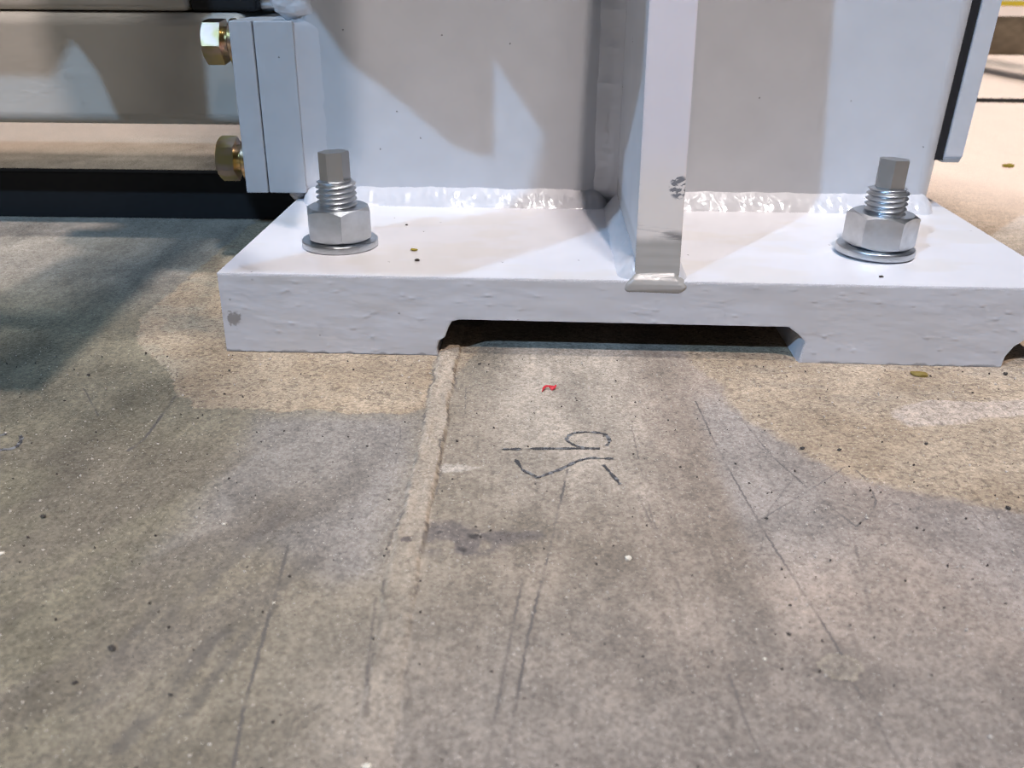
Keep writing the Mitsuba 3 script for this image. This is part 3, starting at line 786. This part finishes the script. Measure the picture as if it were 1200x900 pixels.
def anchor(key, x, y, rot_nut, rot_stub, tilt_nut, tilt_rod, washer_off, label):
    tag(key, label, 'bolt')
    ws = lathe([(0.0088, 0), (0.0149, 0), (0.0153, 0.0004), (0.0153, 0.0024), (0.0149, 0.0029), (0.0088, 0.0029)], 64)
    put(key + '__washer', place(ws, (x + washer_off[0], y + washer_off[1], PT + 0.0001 + washer_off[2]), ry=tilt_nut * 0.8), 'zinc', 40)
    nut = tri(hex_solid(0.0240, 0.0132, True, True, rot_nut))
    put(key + '__hex_nut', place(nut, (x, y, PT + 0.0031 + washer_off[2]), ry=tilt_nut), 'zinc', 12)
    th = thread(0.0080, 0.012, 0.0268)
    put(key + '__threaded_rod', place(th, (x, y, PT), ry=tilt_rod), 'zinc', 42)
    st = tri(hex_solid(0.0104, 0.0118, False, False, rot_stub))
    v = np.array(st.vertices)                      # snapped-off, ragged end
    top = v[:, 2] > 0.006
    v[top, 2] += 0.0014 * (meshkit.fbm(v[top] * 400 + x * 100, 2, 4) - 0.5)
    st.vertices = v
    st = tri(m3.Manifold(m3.Mesh(np.asarray(st.vertices, np.float32), np.asarray(st.faces, np.uint32))))
    put(key + '__drive_stub', place(st, (x + math.sin(math.radians(tilt_rod)) * 0.0262, y, PT + 0.0258), ry=tilt_rod), 'zinc_worn', 20)
    tag(key + '__drive_stub', 'narrow hexagonal end')


anchor('anchor_bolt', 0.0384, 0.0397, -15, 12, 0.0, -0.5, (0, 0, 0), 'galvanised anchor bolt nearest the bolted tie beam end, one corner of its nut facing front')
anchor('anchor_bolt_001', 0.2538, 0.0368, -16, 14, 2.2, 1.6, (-0.0008, 0, 0.0006), 'galvanised anchor bolt nearest the side plate, a flat of its nut facing front')

# ------------------------------------------------------------------ tie beam and what is on it
tag('tie_beam', 'beige grey rectangular tie beam bolted to the left of the column', 'beam')
put('tie_beam__tube', rbox(-1.6, -0.0200, 0.142, 0.245, 0.0615, 0.1138, 0.0065, 5), 'beam_paint', 40)
put('tie_beam__end_plate', rbox(-0.0207, -0.0102, 0.1148, 0.262, 0.0348, 0.1119, 0.0007), 'grey_paint', 40)
tag('tie_beam__end_plate', 'light grey end plate of the beam')
put('upper_beam', rbox(-1.6, -0.0480, 0.145, 0.25, 0.1143, 0.165, 0.0030, 3), 'beam_paint', 40)
tag('upper_beam', 'beige grey beam lying on top of the tie beam', 'beam')
tag('black_block', 'black block on the tie beam between upper beam and column', 'block')  # plain black block filling the gap beside the upper beam
put('black_block__body', rbox(-0.0475, -0.0158, 0.146, 0.25, 0.1143, 0.170, 0.002), 'matte_black', 40)
pin = place(lathe([(0.0042, 0), (0.0045, 0.0003), (0.0045, 0.0205), (0.004, 0.0208)], 32), (-0.0162, 0.158, 0.1188), ry=90)
put('black_block__pin', pin, 'zinc', 40)
tag('black_block__pin', 'short bare steel pin')


put('dark_band_bar', rbox(-1.6, -0.0040, 0.200, 0.211, 0.0, 0.0262, 0.001), 'matte_black', 40)  # put in to blacken the band beneath the tie beam
tag('dark_band_bar', 'long black bar added to fill the dark band beneath the tie beam', 'bar')


def gold_bolt(key, y, z, rot, label):
    tag(key, label, 'bolt')
    head = place(tri(hex_solid(0.0185, 0.0088, True, False, rot)), (-0.0262, y, z), ry=-90)
    put(key + '__head', head, 'gold_zinc', 30)
    ws = place(lathe([(0.0, 0), (0.0098, 0), (0.0102, 0.0004), (0.0102, 0.0022), (0.0098, 0.0026), (0.0, 0.0026)], 40), (-0.0229, y, z), ry=90)
    put(key + '__washer', ws, 'gold_zinc', 40)
    sh = place(lathe([(0.0066, 0), (0.0066, 0.006)], 32), (-0.0264, y, z), ry=90)
    put(key + '__shank', sh, 'gold_zinc', 40)


gold_bolt('hex_bolt', 0.1262, 0.1022, 24, 'yellow zinc hex bolt at the top of the tie beam end plate')
gold_bolt('hex_bolt_001', 0.1262, 0.0490, 9, 'yellow zinc hex bolt low on the end plate, beneath the tie beam')

# ------------------------------------------------------------------ background at the right
put('kerb_block', rbox(0.62, 3.2, 1.382, 1.80, 0.0, 0.064, 0.006), 'kerb_concrete', 40)
tag('kerb_block', 'low dark brown concrete kerb with its lit top painted pale behind the column', 'kerb')

tag('shadow_rail', 'unseen two-pipe rail on posts, added to cast stripes on the right floor', 'shadow rail')


def pipe(a, b, r, n=20):
    a, b = np.array(a, float), np.array(b, float)
    m = trimesh.creation.cylinder(radius=r, segment=[a, b], sections=n)
    return m


for z in (1.1, 0.35):  # rail outside the view, added for its shadow stripes on the floor
    put('shadow_rail__pipe', pipe((0.846 + 0.1 * 1.6, 0.19 - 1.6, z), (0.846 - 0.1 * 2.2, 0.19 + 2.2, z), 0.024), 'grey_paint', 40)
for t in (-1.55, 2.15):
    put('shadow_rail__post', pipe((0.846 - 0.1 * t, 0.19 + t, 0), (0.846 - 0.1 * t, 0.19 + t, 1.1), 0.024), 'grey_paint', 40)
put('floor_cable', pipe((0.35, 0.765, 0.0022), (2.2, 0.70, 0.0022), 0.0022, 12), 'matte_black', 40)
tag('floor_cable', 'thin black cable lying across the bright floor at the right', 'cable')

# ------------------------------------------------------------------ crumbs and litter


def mat(name, *c, rough=0.7):
    scene[name] = {'type': 'principled', 'base_color': rgb(*c), 'roughness': rough}
    return name


mat('crumb_dark', 0.045, 0.038, 0.032); mat('chip_pale', 0.66, 0.60, 0.50); mat('red_plastic', 0.55, 0.035, 0.045, rough=0.4)
mat('leaf_olive', 0.20, 0.14, 0.03); mat('moss_yellow', 0.30, 0.24, 0.03)
MM = 0.001


def bit(key, x, y, size, m, label, cat, seed, z=0.0, group=None, flat=0.6, rough=0.8, rz=0):
    g = lump(np.array(size) * MM * (0.5 if cat in ('crumb', 'chip') else 1.0), (0, 0, 0), seed, flat, 2, rough + 0.3)
    g = place(g, (x * MM, y * MM, z), rz=rz)
    k = put(key, g, m, False)
    tag(k, label, cat, group)


# torn scrap of red plastic: a bent, twisted strip
n = 14
u = np.linspace(0, 1, n)
cx = 120.3 + 4.9 * u; cy = -31.9 + 1.9 * u + 0.4 * np.sin(u * 5); cz = 0.3 + 0.9 * np.abs(np.sin(u * 4.2))
w = 1.05 + 0.5 * np.sin(u * 9 + 1); tw = 0.5 + 0.9 * np.sin(u * 3.1)
V = []
for i in range(n):
    for s in (-1, 1):
        for h in (0, 0.25):
            V.append((cx[i] + s * w[i] * 0.25 * math.sin(tw[i]), cy[i] + s * w[i] * math.cos(tw[i]), cz[i] + h + s * w[i] * 0.35 * math.sin(tw[i]) + 0.3))
F = []
for i in range(n - 1):
    a = 4 * i
    for p, q in ((0, 1), (1, 3), (3, 2), (2, 0)):
        F += [[a + p, a + q, a + 4 + q], [a + p, a + 4 + q, a + 4 + p]]
F += [[0, 2, 3], [0, 3, 1], [4 * n - 4, 4 * n - 3, 4 * n - 1], [4 * n - 4, 4 * n - 1, 4 * n - 2]]
V = np.array(V); V[:, 2] -= V[:, 2].min()
scrap = trimesh.Trimesh(V * MM, np.array(F), process=False)
if scrap.volume < 0:
    scrap.invert()
put('plastic_scrap', scrap, 'red_plastic', False)
tag('plastic_scrap', 'tiny torn scrap of red plastic on the concrete', 'scrap')

bit('leaf_bit', 257.2, -14.3, (3.0, 1.9, 1.5), 'leaf_olive', 'olive brown leaf crumb in front of the right foot of the base plate', 'leaf bit', 3, rz=-25)
bit('leaf_bit', 473.6, 381.8, (4.2, 3.4, 2.2), 'moss_yellow', 'yellow green moss crumb on the bright floor behind the side plate', 'leaf bit', 4)
bit('leaf_bit', 69.1, 32.6, (1.5, 0.9, 0.8), 'moss_yellow', 'yellowish fleck on top of the base plate beside a black speck', 'leaf bit', 5, z=PT)
bit('concrete_chip', 140.8, -132.2, (1.7, 1.5, 1.3), 'chip_pale', 'pale concrete chip lying below the handwritten marks', 'chip', 6, flat=0.8)
bit('concrete_chip', -16.0, -134.5, (1.7, 1.2, 0.9), 'chip_pale', 'pale concrete chip at the left edge of the picture', 'chip', 7)
bit('concrete_chip', 86.3, -199.7, (1.8, 1.3, 0.8), 'chip_pale', 'pale concrete chip on the raised strip at the bottom edge', 'chip', 8, z=0.0003)
bit('concrete_chip', 35.5, -119.5, (0.9, 0.8, 0.8), 'chip_pale', 'small pale chip in the dark dirt on the left', 'chip', 9)
bit('concrete_chip', 56.9, -152.0, (0.8, 0.7, 0.6), 'chip_pale', 'small pale chip beside the long left scratch', 'chip', 10)
bit('concrete_chip', 166.6, -168.1, (0.9, 0.6, 0.6), 'chip_pale', 'small pale chip just left of the round spot', 'chip', 12)
for i, (x, y, s, lab) in enumerate([
        (199.9, -72.3, 1.5, 'dark crumb at the edge of the sandy mortar, left one of a pair'), (210.9, -73.1, 1.5, 'dark crumb at the edge of the sandy mortar, right one of a pair'),
        (239.2, -68.3, 1.4, 'dark crumb alone on the sandy mortar below the pale patch'), (247.4, -105.3, 1.6, 'dark crumb at the far right edge of the sandy mortar'),
        (26.2, -168.8, 1.9, 'flat dark crumb in the lower left of the floor'), (-13.5, -117.7, 1.5, 'dark crumb on the greenish floor near the left edge'),
        (22.8, -179.3, 1.3, 'dark crumb in the bottom left corner area'), (161.2, -53.7, 0.9, 'small dark crumb right of the handwritten loop'),
        (177.5, -82.2, 0.9, 'small dark crumb beside the long right scratch'), (179.8, -112.1, 1.0, 'dark crumb where two scratches cross on the right'),
        (97.2, -9.0, 1.3, 'dark sliver in front of the notch'), (83.4, -28.0, 1.2, 'dark crumb on the raised strip near the base plate'),
        (7.0, -19.4, 1.2, 'dark crumb on the sandy mortar before the left foot'), (173.8, -159.8, 1.1, 'thin dark sliver left above the round spot'),
        (43.6, -182.2, 1.1, 'dark crumb among the dirt streaks at the lower left'), (-42.0, -25.0, 1.3, 'dark crumb on the floor left of the mortar edge'),
        (289.5, -12.4, 2.0, 'dark flat crumb below the right end of the base plate')]):
    bit('dirt_crumb', x, y, (s, s * 0.7, s * 0.7), 'crumb_dark', lab, 'crumb', 30 + i, z=0.0003 if x > 185 or x < 10 or abs(x - 83.4) < 1 else 0, rz=37 * i)
for i, (x, y, s, lab) in enumerate([(72.0, 18.6, 1.0, 'black speck on the base plate right of the left anchor bolt'), (152.6, 22.5, 0.9, 'black speck on the base plate at the foot of the rib'),
                                    (61.3, 72.0, 0.6, 'tiny dark speck on the base plate behind the left anchor bolt'), (245.1, 5.4, 0.8, 'dark sliver on the base plate before the right anchor bolt')]):
    bit('dirt_speck', x, y, (s, s * 0.75, s * 0.7), 'crumb_dark', lab, 'speck', 60 + i, z=PT)


def grains(n, smin, smax, seed):
    r = np.random.default_rng(seed)
    o = trimesh.creation.octahedron() if hasattr(trimesh.creation, 'octahedron') else None
    ov = np.array([(1, 0, 0), (-1, 0, 0), (0, 1, 0), (0, -1, 0), (0, 0, 1), (0, 0, -1)], float)
    of = np.array([(0, 2, 4), (2, 1, 4), (1, 3, 4), (3, 0, 4), (2, 0, 5), (1, 2, 5), (3, 1, 5), (0, 3, 5)])
    x = r.uniform(-0.16, 0.36, n); y = r.uniform(-0.21, -0.003, n) if True else 0
    s = smin + (smax - smin) * r.random(n) ** 4
    V = ov[None] * (s[:, None] * r.uniform(0.6, 1.2, (n, 3)))[:, None, :]
    a = r.uniform(0, 6.28, n); ca, sa = np.cos(a), np.sin(a)
    V = np.stack([V[..., 0] * ca[:, None] - V[..., 1] * sa[:, None], V[..., 0] * sa[:, None] + V[..., 1] * ca[:, None], V[..., 2]], -1)
    z = np.where((x > 0.185) | (x < 0.08) & (y > -0.045), 0.0004, 0.0) + s * 0.3
    V += np.stack([x, y, z], -1)[:, None, :]
    return trimesh.Trimesh(V.reshape(-1, 3), (of[None] + (np.arange(n) * 6)[:, None, None]).reshape(-1, 3), process=False)


ga, gb = grains(4200, 0.00010, 0.00050, 3), grains(2600, 0.00010, 0.00048, 4)
scene['grain_colors'] = {'type': 'diffuse', 'reflectance': {'type': 'mesh_attribute', 'name': 'vertex_color'}}
gcol = np.vstack([np.tile([0.55, 0.49, 0.42], (len(ga.vertices), 1)), np.tile([0.05, 0.042, 0.036], (len(gb.vertices), 1))])
gall = trimesh.Trimesh(np.vstack([ga.vertices, gb.vertices]), np.vstack([ga.faces, np.array(gb.faces) + len(ga.vertices)]), process=False)
put('sand_grains', gall, 'grain_colors', False, color=gcol)
tag('sand_grains', 'fine pale sand and dark grit scattered over the concrete', 'sand', kind='stuff')
